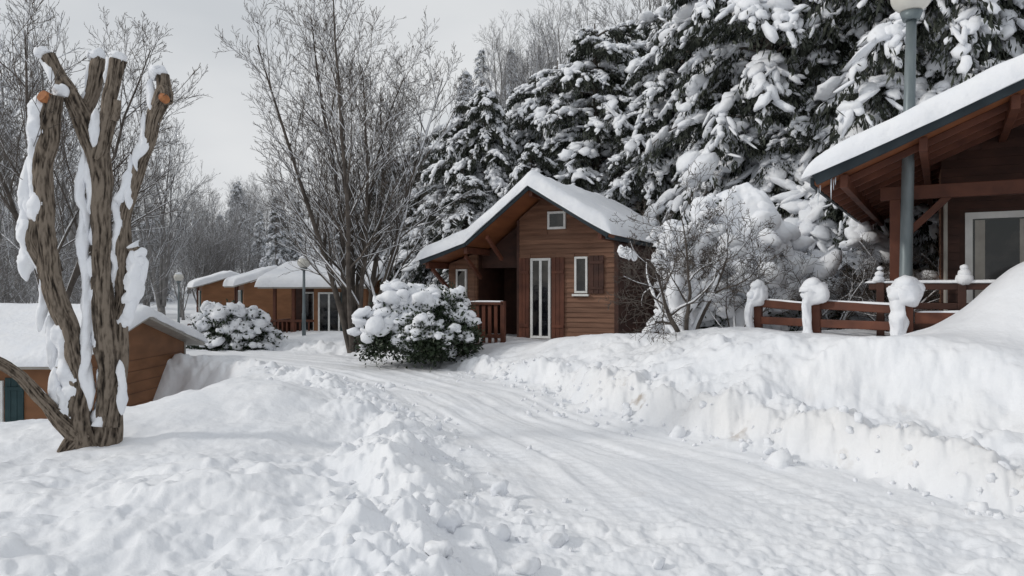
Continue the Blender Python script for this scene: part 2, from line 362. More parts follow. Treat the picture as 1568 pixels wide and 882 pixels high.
for i in range(2):
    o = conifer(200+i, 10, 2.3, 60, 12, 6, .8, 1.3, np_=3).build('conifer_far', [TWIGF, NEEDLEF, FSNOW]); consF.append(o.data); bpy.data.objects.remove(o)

def place(me, name, x, y, ztop=None, sc_=None, H0=10, rz=None, wid=1, sink=.1, parent=None, tilt=.04):
    z = tz(x, y)-sink; s = sc_ if sc_ else (ztop-z)/H0
    o = obj(name, me, parent, (x, y, z)); o.scale = (s*wid, s*wid, s)
    o.rotation_euler = (random.uniform(-tilt, tilt), random.uniform(-tilt, tilt), rz if rz is not None else random.uniform(0, 6.28)); return o
PL = [(-3.4, 31, 7.4), (-2.2, 29, 9.0), (-.5, 27.5, 9.2), (1.3, 29, 10.4), (2.75, 26.5, 11.4), (4.6, 28, 11.4), (5.8, 25.5, 11.6), (7.1, 24, 12.4), (8.0, 22, 12.6),
      (9.2, 21, 12.8), (9.9, 19.3, 12.8), (11.2, 18.6, 12.8), (12.8, 18.4, 12.8), (14.6, 19, 13),
      (1.0, 25.6, 6.8), (-1.6, 26.5, 5.8), (4.2, 25.0, 7.8), (6.3, 22.0, 7.8), (7.7, 19.7, 7.4), (8.9, 18.2, 8.0), (6.8, 19.6, 4.8), (10.4, 17.2, 7.6),
      (3.2, 32, 12.8), (7.2, 30, 14.5), (10.0, 27, 15.5), (12.5, 25, 16), (15, 23, 16), (12, 22, 14.5), (0.3, 33, 10.8), (5.5, 34, 13.8), (8.7, 25, 14.2), (-4.4, 34, 6.2), (17, 21, 15), (-2.8, 27.6, 5.0), (-3.9, 29, 5.4)]
for i, (x, y, zt) in enumerate(PL):
    place(cons[i % 5], 'conifer_tree', x, y, zt, wid=random.uniform(.95, 1.25), tilt=.09)

# ------------------------------------------------------------ bare trees
def bare(seed, H=9, stems=5, kids=(8, 6, 5, 3), r0=.12, lean=.28, up=.35, snow=2, ang=.55, lenf=(.45, .5, .5, .45), trunk=0, tr=.2, skip=0, snowk=.8, rmin=.0035, wig=1):
    R = random.Random(seed); mb = MB()
    def grow(p, d, L, r, lv):
        n = 9 if lv == 0 else (6 if lv == 1 else 4)
        P = [p]; D = []
        for i in range(n-1):
            d = d+Vector((R.gauss(0, 1), R.gauss(0, 1), R.gauss(0, 1)))*(.06 if lv == 0 else .10)*wig+Vector((0, 0, up*.12))
            d.normalize(); D.append(d.copy()); p = p+d*(L/(n-1)); P.append(p)
        t = np.linspace(0, 1, n); rad = r*(1-t*.82)
        tube(mb, P, np.maximum(rad, rmin), 7 if lv == 0 else (5 if lv == 1 else 3), 0, False)
        if lv <= snow and abs(D[0].z) < .95 and R.random() >= skip*(lv > 0):
            rr = np.maximum(rad*snowk, rmin*1.8); PP = np.array([q[:] for q in P])+np.stack([-rr*.55, rr*0, rr*.65+.002], 1)
            tube(mb, PP, rr*np.array([R.uniform(.5, 1.15) for _ in t]), 5 if lv < 2 else 4, 1, False)
        if lv < len(kids):
            K = kids[lv]
            for c in range(K):
                f = .16+.82*(c+R.random())/K; i = min(int(f*(n-1)), n-2); q = P[i]+(P[i+1]-P[i])*(f*(n-1)-i)
                dd = D[i]; ax = dd.orthogonal(); ax.rotate(Matrix.Rotation(c*2.4+R.uniform(-.5, .5), 3, dd))
                nd = (dd*math.cos(ang)+ax.normalized()*math.sin(ang)*R.uniform(.8, 1.3)+Vector((0, 0, up*.3))).normalized()
                grow(q, nd, L*lenf[lv]*(1.15-.6*f)*R.uniform(.7, 1.25), max(float(np.interp(f, t, rad))*.58, rmin), lv+1)
    base = Vector((0, 0, 0))
    if trunk:
        grow2 = [Vector((0, 0, 0)), Vector((.03, 0, trunk*.5)), Vector((0, .03, trunk+.1))]
        tube(mb, grow2, [tr*1.25, tr, tr*.95], 10, 0); base = Vector((0, 0, trunk))
    for s in range(stems):
        a = s*6.283/stems+R.uniform(-.4, .4); ln = lean*R.uniform(.35, 1.25) if stems > 1 else lean*.2
        d = Vector((math.cos(a)*ln, math.sin(a)*ln, 1)).normalized()
        grow(base+Vector((math.cos(a), math.sin(a), 0))*(.16 if stems > 1 else 0), d, (H-trunk)*R.uniform(.78, 1.0), r0*R.uniform(.75, 1.15), 0)
    return mb
o = bare(11, 9.1, 8, (15, 9, 5, 3), .085, .25, .36, 2, .58, (.33, .5, .5, .45), rmin=.0038).build('bare_maple_tree', [TWIG, SNOW]); o.location = (-4.0, 19.2, tz(-4.0, 19.2)-.1); o.rotation_euler = (0, 0, 2.2)
fars = []
for i, (sd, st, tk) in enumerate(((21, 4, 1.5), (22, 5, 1.0), (23, 3, 2.0))):
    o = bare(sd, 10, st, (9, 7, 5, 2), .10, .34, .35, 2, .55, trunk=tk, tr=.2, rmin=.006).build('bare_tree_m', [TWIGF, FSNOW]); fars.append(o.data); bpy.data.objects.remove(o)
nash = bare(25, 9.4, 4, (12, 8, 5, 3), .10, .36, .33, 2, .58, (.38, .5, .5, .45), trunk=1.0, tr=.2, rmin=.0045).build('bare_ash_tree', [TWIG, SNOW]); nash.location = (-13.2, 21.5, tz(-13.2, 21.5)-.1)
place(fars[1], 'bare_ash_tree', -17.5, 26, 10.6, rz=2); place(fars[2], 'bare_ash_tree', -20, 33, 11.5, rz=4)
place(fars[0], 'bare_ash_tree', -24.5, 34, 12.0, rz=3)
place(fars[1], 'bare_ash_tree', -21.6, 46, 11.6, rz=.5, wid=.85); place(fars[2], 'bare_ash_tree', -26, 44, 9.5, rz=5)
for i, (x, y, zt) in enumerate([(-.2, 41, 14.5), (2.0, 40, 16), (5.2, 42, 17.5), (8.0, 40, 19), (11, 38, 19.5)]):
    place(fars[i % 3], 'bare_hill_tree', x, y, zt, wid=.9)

# distant forest: one group
fr = empty('distant_forest')
for i in range(140):
    y = random.uniform(62, 115); x = random.uniform(-.8*y, .08*y)
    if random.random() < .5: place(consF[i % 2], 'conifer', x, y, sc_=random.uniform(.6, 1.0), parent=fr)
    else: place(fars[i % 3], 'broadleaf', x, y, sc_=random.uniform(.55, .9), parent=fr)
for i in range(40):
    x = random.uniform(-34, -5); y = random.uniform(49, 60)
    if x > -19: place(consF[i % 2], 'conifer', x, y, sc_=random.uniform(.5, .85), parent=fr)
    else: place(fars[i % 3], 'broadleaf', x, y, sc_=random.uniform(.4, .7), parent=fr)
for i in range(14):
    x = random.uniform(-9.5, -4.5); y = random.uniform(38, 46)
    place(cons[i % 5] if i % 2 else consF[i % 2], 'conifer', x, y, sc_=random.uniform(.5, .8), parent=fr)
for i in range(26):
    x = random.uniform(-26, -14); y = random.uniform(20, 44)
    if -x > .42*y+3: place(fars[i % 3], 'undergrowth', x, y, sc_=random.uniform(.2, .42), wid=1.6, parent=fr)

# ------------------------------------------------------------ pollarded tree (left foreground)
def crom(P, n):
    P = np.asarray(P, float); Q = np.vstack([2*P[0]-P[1], P, 2*P[-1]-P[-2]]); out = []
    for i in range(len(P)-1):
        p0, p1, p2, p3 = Q[i:i+4]; t = np.linspace(0, 1, n, endpoint=False)[:, None]
        out.append(.5*((2*p1)+(-p0+p2)*t+(2*p0-5*p1+4*p2-p3)*t*t+(-p0+3*p1-3*p2+p3)*t**3))
    out.append(P[-1][None]); return np.concatenate(out)
tree = empty('pollarded_tree', (-4.58, 8.0, -.12))
bk = MB(); sn = MB(); FUR = []
def limb(pts, seed, snowamt=1.0, side=(-.85, -.1, .35), k=56, gap=.15):
    P = crom([(a, b, c) for a, b, c, r in pts], 26); r = crom([(q[3], 0, 0) for q in pts], 26)[:, 0]*.78
    n = len(P); s = np.cumsum(np.r_[0, np.linalg.norm(np.diff(P, axis=0), axis=1)])
    P = P+np.stack([.022*vn(s*3.5, s*0+seed, 60), .018*vn(s*3.5, s*0+seed, 61), s*0], 1)
    a = np.arange(k)/k; A, Sg = np.meshgrid(a, s)
    w = .5*vn(np.cos(A*6.283)*2+seed, np.sin(A*6.283)*2+Sg*3, seed+3)
    cx = np.cos(A*6.283); cy = np.sin(A*6.283)
    f1 = np.abs(vn(cx*5+w+seed*5, cy*5+w*1.3+Sg*2.6, seed)); f2 = np.abs(vn(cx*9+w*2+Sg*1.2, cy*9+seed-Sg*3.2, seed+5))
    kn = vn(cx*1.2+seed, cy*1.2+Sg*4.5, seed+9); kn2 = np.clip(vn(cx*2+seed*2, cy*2+Sg*7, seed+13)-.45, 0, 1)
    fur = np.clip(.8*f1+.8*f2, 0, 1)
    RR = r[:, None]*(.84+.26*np.minimum(fur, .7)+.12*kn+.45*kn2)
    tube(bk, P, RR, k, 0); FUR.append(np.clip(fur*1.2, 0, 1).ravel())
    if snowamt > 0:
        off = nrm(np.array(side)); g = vn(s*1.6+seed*3.1, s*0, seed+20)+.4*vn(s*6, s*0+4, seed+22)+gap
        amt = np.clip(g*2.5, 0, 1)**.7
        T = nrm(np.gradient(P, axis=0)); of = nrm(off-T*(T@off)[:, None])
        PS = P+of*(r*.80)[:, None]; rs = np.maximum(r*.1, (r*.35+.030)*amt*snowamt*(1+.35*vn(s*5, s*0+seed, 33))); kk = 18
        A, Sg = np.meshgrid(np.arange(kk)/kk, s)
        rs = rs[:, None]*(1+.3*vn(np.cos(A*6.28)*1.5+Sg*7, np.sin(A*6.28)*1.5+seed, seed+30)+.12*vn(np.cos(A*6.28)*3+Sg*20, np.sin(A*6.28)*3+seed, seed+31))
        tube(sn, PS, rs, kk, 0)
U = .00701
def q(px, py, r, dy=0): return ((px-130)*U, dy, (690-py)*U+.12, r*U)
limb([q(140, 715, 34, .05), q(126, 655, 24), q(120, 580, 20), q(104, 500, 18, -.05), q(82, 410, 17, -.1), q(74, 320, 17, -.1), q(72, 262, 18, -.1), q(86, 210, 19, -.12), (q(92, 158, 18, -.15))], 1, 1.35, gap=.4)
limb([q(158, 700, 26, .1), q(162, 620, 21, .08), q(162, 540, 20, .05), q(154, 420, 19), q(152, 320, 19), q(150, 250, 21), q(132, 195, 20), q(108, 150, 14), q(84, 118, 11), q(70, 92, 13)], 2, 1.0, gap=.3)
limb([q(150, 250, 16), q(165, 205, 15, -.03), q(172, 150, 13, -.05), q(180, 100, 15, -.05)], 3, .8, gap=.25)
limb([q(122, 185, 14), q(130, 150, 13, .1), (q(143, 92, 14, .12))], 4, .8, (-.6, 0, .6), gap=.25)
limb([q(160, 660, 20, .05), q(172, 560, 15, .1), q(176, 470, 14, .12), q(180, 400, 16, .1), q(186, 340, 13, .08), q(208, 275, 12), q(232, 205, 12, -.05), q(248, 160, 14, -.05), q(250, 122, 12, -.05)], 5, 1.2, (-.8, -.1, .5), gap=.4)
limb([q(244, 172, 12, -.05), q(258, 150, 13, -.1), q(266, 168, 9, -.14)], 6, .5)
limb([q(132, 680, 22), q(100, 645, 15, -.1), q(66, 600, 12, -.2), q(34, 562, 11, -.3), q(-10, 538, 10, -.45), q(-70, 520, 8, -.6), q(-120, 470, 7, -.7)], 7, .8, (-.1, 0, 1), gap=-.05)
limb([q(170, 500, 9, .1), q(192, 470, 9, .05), q(208, 430, 8, .05), q(212, 398, 8, .05), q(198, 382, 9, .03)], 8, 1.5, (.8, 0, .4), gap=.5)
limb([q(78, 420, 13, -.1), q(60, 380, 11, -.15), q(60, 345, 9, -.15)], 9, 1.2, gap=.4)
limb([q(100, 712, 16, -.1), q(112, 690, 18, -.08), q(128, 670, 22, 0)], 10, .0)
limb([q(176, 190, 9, -.05), q(188, 175, 7, -.12), q(190, 165, 7, -.12)], 12, 0)
def dab(px, py, dy, rx, rz_, n=4):
    """a slab of wind-packed snow stuck to the bark"""
    c = np.array(q(px, py, 1, dy)[:3]); L = rz_*U
    t = np.linspace(-1, 1, 24); P = c+np.stack([.05*vn(t*1.4+px, t*0, 5), t*0, t*L*1.25], 1)
    k = 18; A, Tg = np.meshgrid(np.arange(k)/k, t)
    R = rx*U*.85*np.clip(1-np.abs(t)**2.5, .02, 1)[:, None]**.6*(1+.35*vn(np.cos(A*6.28)*1.3+px, np.sin(A*6.28)*1.3+Tg*L*9, 6)+.2*vn(np.cos(A*6.28)*2.5+px, np.sin(A*6.28)*2.5+Tg*L*24, 7))
    tube(sn, P, R, k, 0)
for a in ((60, 235, -.1, 14, 34), (52, 300, -.08, 13, 44), (47, 350, -.08, 14, 52), (48, 395, -.08, 13, 34), (70, 195, -.1, 13, 30), (98, 150, -.08, 13, 9), (118, 172, .02, 12, 14), (150, 205, -.1, 9, 24), (129, 300, -.04, 9, 50), (132, 385, -.04, 9, 60), (134, 480, -.04, 9, 56), (138, 570, -.04, 9, 52), (173, 350, .05, 9, 40), (167, 410, .05, 9, 34), (218, 225, -.05, 9, 36), (236, 165, -.05, 8, 30), (200, 285, -.02, 8, 34),
          (248, 118, -.05, 14, 7), (203, 420, .03, 14, 26), (196, 450, .03, 13, 22), (210, 400, .03, 11, 12), (141, 88, .1, 14, 6), (180, 96, -.05, 14, 7), (70, 88, 0, 13, 6), (92, 600, -.06, 10, 26), (182, 600, 0, 8, 34), (104, 620, -.08, 9, 20), (66, 465, -.04, 9, 40), (82, 530, -.02, 9, 34)):
    dab(*a)
o = bk.build('trunk_and_limbs', [BARK], tree); at = o.data.attributes.new('furrow', 'FLOAT', 'POINT'); at.data.foreach_set('value', np.concatenate(FUR).astype(np.float32))
sn.build('clinging_snow', [SNOW], tree)
ct = MB()
for px, py, dy, d in ((86, 162, -.24, (-.25, -.9, .35)), (266, 166, -.2, (.5, -.6, -.4))):
    c = np.array(q(px, py, 1, dy)[:3]); d = nrm(np.array(d)); rr = (8.5 if px < 100 else 6)*U
    tube(ct, np.array([c-d*.08, c+d*.01]), np.array([1.25*rr, rr]), 16, 0)
ct.build('sawn_faces', [CUT], tree)
tw = bare(77, 2.6, 3, (6, 4, 2), .012, .6, .2, 0, .6)
o = tw.build('thin_shoots', [TWIG, SNOW], tree, (-.15, .15, 2.0))

# ------------------------------------------------------------ shrubs
def shrub(name, x, y, rx, ry, rz_, nclump=150, leafn=70, z=None, snowp=.75, seed=1, leaf=LEAF, big=1.0, lsz=1.0, cap=1.0, capx=0):
    global rng
    rng = np.random.default_rng(seed)
    mb = MB(); z = tz(x, y)-.1 if z is None else z
    th = rng.uniform(0, 6.283, nclump); ph = np.arcsin(rng.uniform(-.05, 1, nclump)); rr = rng.uniform(.68, 1.06, nclump)
    dirs = np.stack([np.cos(th)*np.cos(ph), np.sin(th)*np.cos(ph), np.sin(ph)], 1)
    rr = rr*(1+.2*vn(np.cos(th)*1.6+seed*3, np.sin(th)*1.6+dirs[:, 2]*2, 8))
    C = dirs*np.array([rx, ry, rz_])*rr[:, None]*(1+.12*np.sin(th*3+seed))[:, None]
    for i in range(0, nclump, 4):
        tube(mb, np.array([[0, 0, 0], C[i]*.5+[0, 0, .1], C[i]]), np.array([.03, .02, .006]), 4, 0, False)
    m = nclump*leafn; LC = np.repeat(C, leafn, 0)+rng.normal(0, .12*lsz, (m, 3)); LD = np.repeat(dirs, leafn, 0)*.7+rng.normal(0, .6, (m, 3))+[0, 0, -.1]
    leaves(mb, LC, LD, rng.uniform(.05, .12, m)*lsz, rng.uniform(.014, .03, m)*lsz, 1)
    sel = (rng.random(nclump) < snowp*(.30+.70*S((dirs[:, 2]+.05)/.6)))
    c = C[sel]; d = dirs[sel]; n = len(c); s = rng.uniform(.09, .25, n)*big
    c = c+d*.10
    for rep in range(5):
        tg = nrm(d*np.array([1, 1, .2])+rng.normal(0, .4, (n, 3))-[0, 0, .35]); yv = nrm(np.cross([0, 0, 1.], tg)); zv = np.cross(tg, yv); e = s*rng.uniform(.5, 1.1, n)
        blobs(mb, c+[0, 0, .09]+rng.normal(0, .6, (n, 3))*s[:, None]*[1, 1, .3], tg*(e*1.15)[:, None], yv*(e*.9)[:, None], zv*(e*.6)[:, None], 2, .2)
    if cap > 0:
        G = 64; g = np.linspace(-1, 1, G); gx, gy = np.meshgrid(g, g); rad = np.sqrt(gx**2+gy**2); lim = .80+.25*vn(np.cos(np.arctan2(gy, gx))*2+seed, np.sin(np.arctan2(gy, gx))*2, 9)
        lim = lim*cap
        e = np.clip(1-(rad/lim)**4, 0, 1)**.5
        zz = rz_*np.sqrt(np.clip(1-rad**2*.75, .02, 1))*1.02+(.26*big)*e*(1+.7*fbm(gx*rx*2.0+seed, gy*ry*2.0, 4, seed))+.10*big*lumps(gx*rx*2.6+seed, gy*ry*2.6, seed, .7)*e-.08
        V = np.stack([(gx+capx)*rx*1.05, gy*ry*1.05, zz], -1).reshape(-1, 3); k = G; i = np.arange(k-1)[:, None]*k; j = np.arange(k-1)[None]
        F = np.stack([i+j, i+j+1, i+k+j+1, i+k+j], -1).reshape(-1, 4); ok = (e.ravel()[F] > 0).any(1); mb.add(V, F[ok], 2, True)
    return mb.build(name, [TWIG, leaf, SNOW], None, (x, y, z))
shrub('evergreen_shrub', -2.20, 16.4, .86, .75, 1.15, 170, 90, seed=3, z=.35, big=.95, cap=1.0, capx=-.1)
shrub('evergreen_shrub', -1.38, 16.1, .55, .5, .98, 100, 100, seed=4, z=.4, big=.75, snowp=.5, cap=.6)
shrub('evergreen_shrub', -1.9, 15.6, .42, .4, .62, 60, 90, seed=5, z=.35, big=.6, snowp=.5, cap=.5)
shrub('laurel_shrub', -8.2, 22.3, .95, .8, 1.05, 120, 60, seed=6, z=-.15, big=1.0, lsz=1.3, cap=.7)
shrub('laurel_shrub', -9.2, 23.5, .8, .7, 1.0, 90, 60, seed=7, z=-.2, big=1.0, lsz=1.3, cap=.8)
shrub('snow_laden_shrub', 4.55, 15.2, 1.15, .9, 2.6, 240, 40, seed=8, z=.8, big=1.5, snowp=1.0)
shrub('snow_laden_shrub', 3.85, 14.6, .75, .7, 1.7, 120, 40, seed=9, z=.8, big=1.3, snowp=1.0)
shrub('snow_laden_shrub', 7.6, 15.8, .9, .8, 1.7, 100, 50, seed=10, z=.9, big=1.0, snowp=.9)
shrub('snow_laden_shrub', 6.4, 17.2, .9, .8, 1.4, 100, 50, seed=12, z=.9, big=1.0, snowp=.9)
rng = np.random.default_rng(99)
# small bare tree in front of the chalet
st = bare(31, 2.3, 5, (8, 6, 5, 3), .045, .80, .20, 1, .85, (.6, .55, .55, .5), snowk=1.3, skip=.45, wig=2.0)
o = st.build('small_snowy_tree', [TWIG, SNOW], None, (3.0, 13.0, .85))
sb = MB()
for (x0, z0, x1, z1, w) in ((3.0, .9, 2.72, 2.2, .15), (3.05, .9, 3.08, 1.7, .11), (2.72, 2.05, 2.40, 2.3, .10), (2.70, 2.15, 2.86, 2.62, .20), (3.08, 1.6, 3.4, 1.85, .09), (3.1, 1.7, 3.2, 2.1, .09), (3.2, 2.1, 3.3, 2.7, .09), (3.4, 1.85, 3.8, 2.3, .09), (2.1, 2.2, 1.9, 2.4, .11), (3.35, 2.6, 3.65, 2.75, .12), (3.0, 2.5, 3.1, 2.85, .10), (2.35, 2.55, 2.6, 2.75, .08), (3.7, 2.3, 4.05, 2.35, .10), (2.5, 2.35, 2.75, 2.5, .14), (3.3, 1.5, 3.75, 1.65, .08)):
    n = 30; t = np.linspace(0, 1, n); P = np.stack([x0+(x1-x0)*t, 12.9+t*0, z0+(z1-z0)*t], 1)+np.stack([.06*vn(t*4+x0, t*0, 1), t*0, t*0], 1)
    A, Tg = np.meshgrid(np.arange(18)/18, t)
    tube(sb, P, w*.8*np.clip(1-np.abs(2*t-1)**3, .03, 1)[:, None]**.6*(1+.4*vn(np.cos(A*6.28)*1.4+x0*7, np.sin(A*6.28)*1.4+Tg*7, 4)+.25*vn(np.cos(A*6.28)*3+x0*7, np.sin(A*6.28)*3+Tg*18, 5)), 18, 0)
so = sb.build('clinging_snow', [SNOW], o, (-3.0, -13, -.85))
st2 = bare(33, 1.5, 7, (7, 6, 4), .022, .95, .1, 1, .8, (.6, .55, .5), snowk=1.4, skip=.4, wig=1.6)
st2.build('twiggy_shrub', [TWIG, SNOW], None, (6.3, 14.6, .95)); st2.build('twiggy_shrub', [TWIG, SNOW], None, (7.3, 14.4, .95)).rotation_euler = (0, 0, 2)
st3 = bare(35, 1.7, 5, (8, 6, 4), .016, .8, .1, 0, .8, (.6, .55, .5), snowk=1.2, wig=1.8)
st3.build('twiggy_shrub', [TWIG, SNOW], None, (4.0, 13.3, .9))

# ------------------------------------------------------------ building helpers
def roof_snow(mb, prof, y0, y1, th, mi=0, nu=60, nv=60, seed=0, over=.07):
    prof = np.array(prof, float); L = np.r_[0, np.cumsum(np.linalg.norm(np.diff(prof, axis=0), axis=1))]
    uu = np.sin(np.linspace(-1, 1, nu)*math.pi/2); vv = np.sin(np.linspace(-1, 1, nv)*math.pi/2)
    u = (uu+1)/2*L[-1]; X = np.interp(u, L, prof[:, 0]); Z = np.interp(u, L, prof[:, 1])
    Zs = Z.copy()
    for _ in range(6):
        Zs[1:-1] = (Zs[:-2]+2*Zs[1:-1]+Zs[2:])/4
    X = X+np.sign(uu)*over*np.abs(uu)**6; y = (y0+y1)/2+(y1-y0+2*over)/2*vv
    XX, YY = np.meshgrid(X, y); ZZ = np.meshgrid(Z, y)[0]; ZS = np.meshgrid(Zs, y)[0]; UU, VV = np.meshgrid(uu, vv)
    e = np.clip(1-np.abs(UU)**26, 0, 1)**.5*np.clip(1-np.abs(VV)**36, 0, 1)**.5
    nz = fbm(XX*1.1+seed*5, YY*1.1, 3, seed)
    top = ZZ*(1-e)+np.maximum(ZS, ZZ)*e+th*e*(1+.20*nz)+.004
    XX2 = XX+.03*fbm(YY*2, ZZ*2+seed, 2, seed+4)*np.abs(UU)**4; YY2 = YY+.07*fbm(XX*2, ZZ*1.5+seed, 3, seed+5)*np.abs(VV)**4
    nb = len(X); V1 = np.stack([XX2, YY2, top], -1).reshape(-1, 3); V2 = np.stack([XX2, YY2, ZZ-.02*(1-e)+.004], -1).reshape(-1, 3)
    i = np.arange(len(y)-1)[:, None]*nb; j = np.arange(nb-1)[None]
    F = np.stack([i+j, i+j+1, i+nb+j+1, i+nb+j], -1).reshape(-1, 4)
    mb.add(V1, F, mi, True); mb.add(V2, F[:, ::-1], mi, True)
    for V_idx in ([np.arange(nb), True], [np.arange(nb)+(len(y)-1)*nb, False], [np.arange(len(y))*nb, False], [np.arange(len(y))*nb+nb-1, True]):
        ids, fl = V_idx; m = len(ids); W = np.concatenate([V1[ids], V2[ids]]); a = np.arange(m-1)
        Fq = np.stack([a, a+1, a+1+m, a+m], 1); mb.add(W, Fq[:, ::-1] if fl else Fq, mi, True)
def roof_deck(mb, prof, y0, y1, th, mi=0):
    for (xa, za), (xb, zb) in zip(prof[:-1], prof[1:]):
        V = []
        for y in (y0, y1):
            V += [(xa, y, za-th), (xb, y, zb-th), (xb, y, zb), (xa, y, za)]
        mb.add(V, [[3, 2, 1, 0][::-1], [4, 5, 6, 7][::-1], [0, 1, 5, 4][::-1], [1, 2, 6, 5][::-1], [2, 3, 7, 6][::-1], [3, 0, 4, 7][::-1]], mi, False)
def gable_wall(mb, xa, xb, y, prof, z0, th, mi=0, drop=.05, thick=.1):
    xs = sorted(set([xa, xb]+[p[0] for p in prof if xa < p[0] < xb])); px = [p[0] for p in prof]; pz = [p[1] for p in prof]
    for a, b in zip(xs[:-1], xs[1:]):
        za = float(np.interp(a, px, pz))-drop; zb = float(np.interp(b, px, pz))-drop
        V = [(a, y, z0), (b, y, z0), (b, y, zb), (a, y, za), (a, y+thick, z0), (b, y+thick, z0), (b, y+thick, zb), (a, y+thick, za)]
        mb.add(V, [[0, 1, 2, 3], [7, 6, 5, 4], [0, 4, 5, 1], [1, 5, 6, 2], [2, 6, 7, 3], [3, 7, 4, 0]], mi, False)
def clap(mb, o, dx, nrmv, xa, xb, z0, top, mi=0, rh=.13, holes=()):
    o = np.array(o, float); dx = np.array(dx, float); nv = np.array(nrmv, float); z = z0
    ss = np.linspace(xa, xb, 240); tp = np.array([top(s) for s in ss])
    while z < tp.max()-.02:
        zt = min(z+rh, 99); ok = tp >= zt
        if ok.any():
            a = ss[ok][0]; b = ss[ok][-1]; spans = [(a, b)]
            for hx0, hx1, hz0, hz1 in holes:
                if z < hz1 and zt > hz0:
                    ns = []
                    for (p, r) in spans:
                        if hx0 > p and hx0 < r: ns.append((p, hx0))
                        if hx1 < r and hx1 > p: ns.append((hx1, r))
                        if hx0 >= r or hx1 <= p: ns.append((p, r))
                    spans = ns
            for (a, b) in spans:
                if b-a < .05: continue
                up = np.array([0, 0, 1.]); j = random.uniform(-.002, .002)
                P = lambda s, w, zz: o+dx*s+nv*w+up*zz
                V = [P(a, .002, z), P(b, .002, z), P(b, .034+j, z), P(a, .034+j, z), P(a, .002, zt), P(b, .002, zt), P(b, .014+j, zt), P(a, .014+j, zt)]
                mb.add(V, [[0, 3, 2, 1], [4, 5, 6, 7], [3, 7, 6, 2], [0, 4, 7, 3], [1, 2, 6, 5]], mi, False)
        z += rh
def window(mb, x0, x1, z0, z1, y, mf, mg, bars=1, fw=.06, out=-1, mull=None):
    f = y+out*.05
    box(mb, x0, x1, f, y+.02, z1-fw, z1, mf); box(mb, x0, x1, f, y+.02, z0, z0+fw, mf)
    box(mb, x0, x0+fw, f+.002, y+.02, z0+fw, z1-fw, mf); box(mb, x1-fw, x1, f+.002, y+.02, z0+fw, z1-fw, mf)
    for i in range(bars):
        xm = x0+(x1-x0)*(i+1)/(bars+1); box(mb, xm-fw*.55, xm+fw*.55, f+.004, y+.02, z0+fw, z1-fw, mf)
    if mull: box(mb, x0+fw, x1-fw, f+.008, y+.02, mull-fw*.4, mull+fw*.4, mf)
    box(mb, x0+fw*.5, x1-fw*.5, y-.022, y+.01, z0+fw*.5, z1-fw*.5, mg)
BM = [WOOD, WOODD, WOODR, SOFFIT, FASCIA, WHITE, GLASS, SNOW, CABIN, SHUT, GREY]
iW, iD, iR, iS, iF, iWh, iG, iSn, iC, iT, iGy = range(11)
def shutter(mb, x0, x1, z0, z1, y, mi):
    """ledged plank shutter lying open against the wall"""
    n = 3; w = (x1-x0)/n
    for i in range(n): box(mb, x0+i*w+.003, x0+(i+1)*w-.003, y-.028, y, z0, z1, mi)
    for f in (.15, .82): box(mb, x0+.01, x1-.01, y-.05, y-.0285, z0+(z1-z0)*f-.035, z0+(z1-z0)*f+.035, mi)

# ------------------------------------------------------------ main chalet
ch = empty('wooden_chalet', (2.4, 17, .45), math.radians(-25))
prof = [(.10, 2.42), (-1.77, 3.58), (-3.41, 2.32), (-4.66, 1.90)][::-1]
px_ = [p[0] for p in prof]; pz_ = [p[1] for p in prof]
tp = lambda x: float(np.interp(x, px_, pz_))-.12
m = MB()
gable_wall(m, -2.46, -.005, 0, prof, -.5, .1, iW, .13); gable_wall(m, -4.4, -3.62, .0, prof, -.5, .1, iW, .13); gable_wall(m, -3.62, -2.46, 1.6, prof, -.5, .1, iD, .13)
box(m, -.1, -.002, .1, 5.4, -.5, 2.28, iD); box(m, -4.4, -4.3, .1, 5.4, -.5, 1.85, iD); gable_wall(m, -4.3, -.1, 5.3, prof, -.5, .1, iD, .13)
box(m, -2.56, -2.46, .1, 1.6, -.5, 2.9, iD); box(m, -3.72, -3.62, .1, 1.6, -.5, 2.05, iD)
gable_wall(m, -3.62, -2.46, .3, [(p[0], p[1]) for p in prof], 1.75, .1, iD, .13)
m.build('walls', BM, ch)
m = MB()
clap(m, (0, 0, 0), (1, 0, 0), (0, -1, 0), -2.46, -.06, -.35, tp, 0, .115, [(-2.16, -1.50, 0, 1.98), (-1.03, -.68, 1.12, 2.0), (-1.72, -1.22, 2.62, 3.1)])
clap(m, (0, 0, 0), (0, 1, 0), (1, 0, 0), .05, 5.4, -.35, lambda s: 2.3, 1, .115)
clap(m, (0, 0, 0), (1, 0, 0), (0, -1, 0), -4.4, -3.66, -.35, tp, 0, .115, [(-4.2, -3.85, 1.0, 1.75)])
box(m, -.055, .04, -.045, .05, -.5, 2.30, 1); box(m, -2.50, -2.44, -.045, .02, -.5, 2.88, 1)
m.build('siding', [WOOD, WOODD], ch)
m = MB()
window(m, -2.14, -1.62, .05, 1.96, -.012, iWh, iG, 1, .06); shutter(m, -1.59, -1.27, .06, 1.97, -.038, iR); shutter(m, -2.44, -2.17, .06, 1.97, -.038, iR)
window(m, -1.02, -.70, 1.13, 1.98, -.012, iWh, iG, 0, .05); shutter(m, -.665, -.30, 1.12, 2.0, -.038, iD); box(m, -1.06, -.66, -.12, -.035, 1.06, 1.11, iWh)
window(m, -1.70, -1.24, 2.64, 3.06, -.012, iWh, iG, 0, .055)
window(m, -4.18, -3.88, 1.02, 1.72, -.012, iWh, iG, 0, .045)
window(m, -2.95, -2.62, .1, 1.9, 1.59, iWh, iG, 0, .05)
bev(m.build('windows_and_door', BM, ch), .005)
m = MB(); roof_deck(m, prof, -.95, 5.7, .07, iS); m.build('roof_boards', BM, ch)
m = MB()
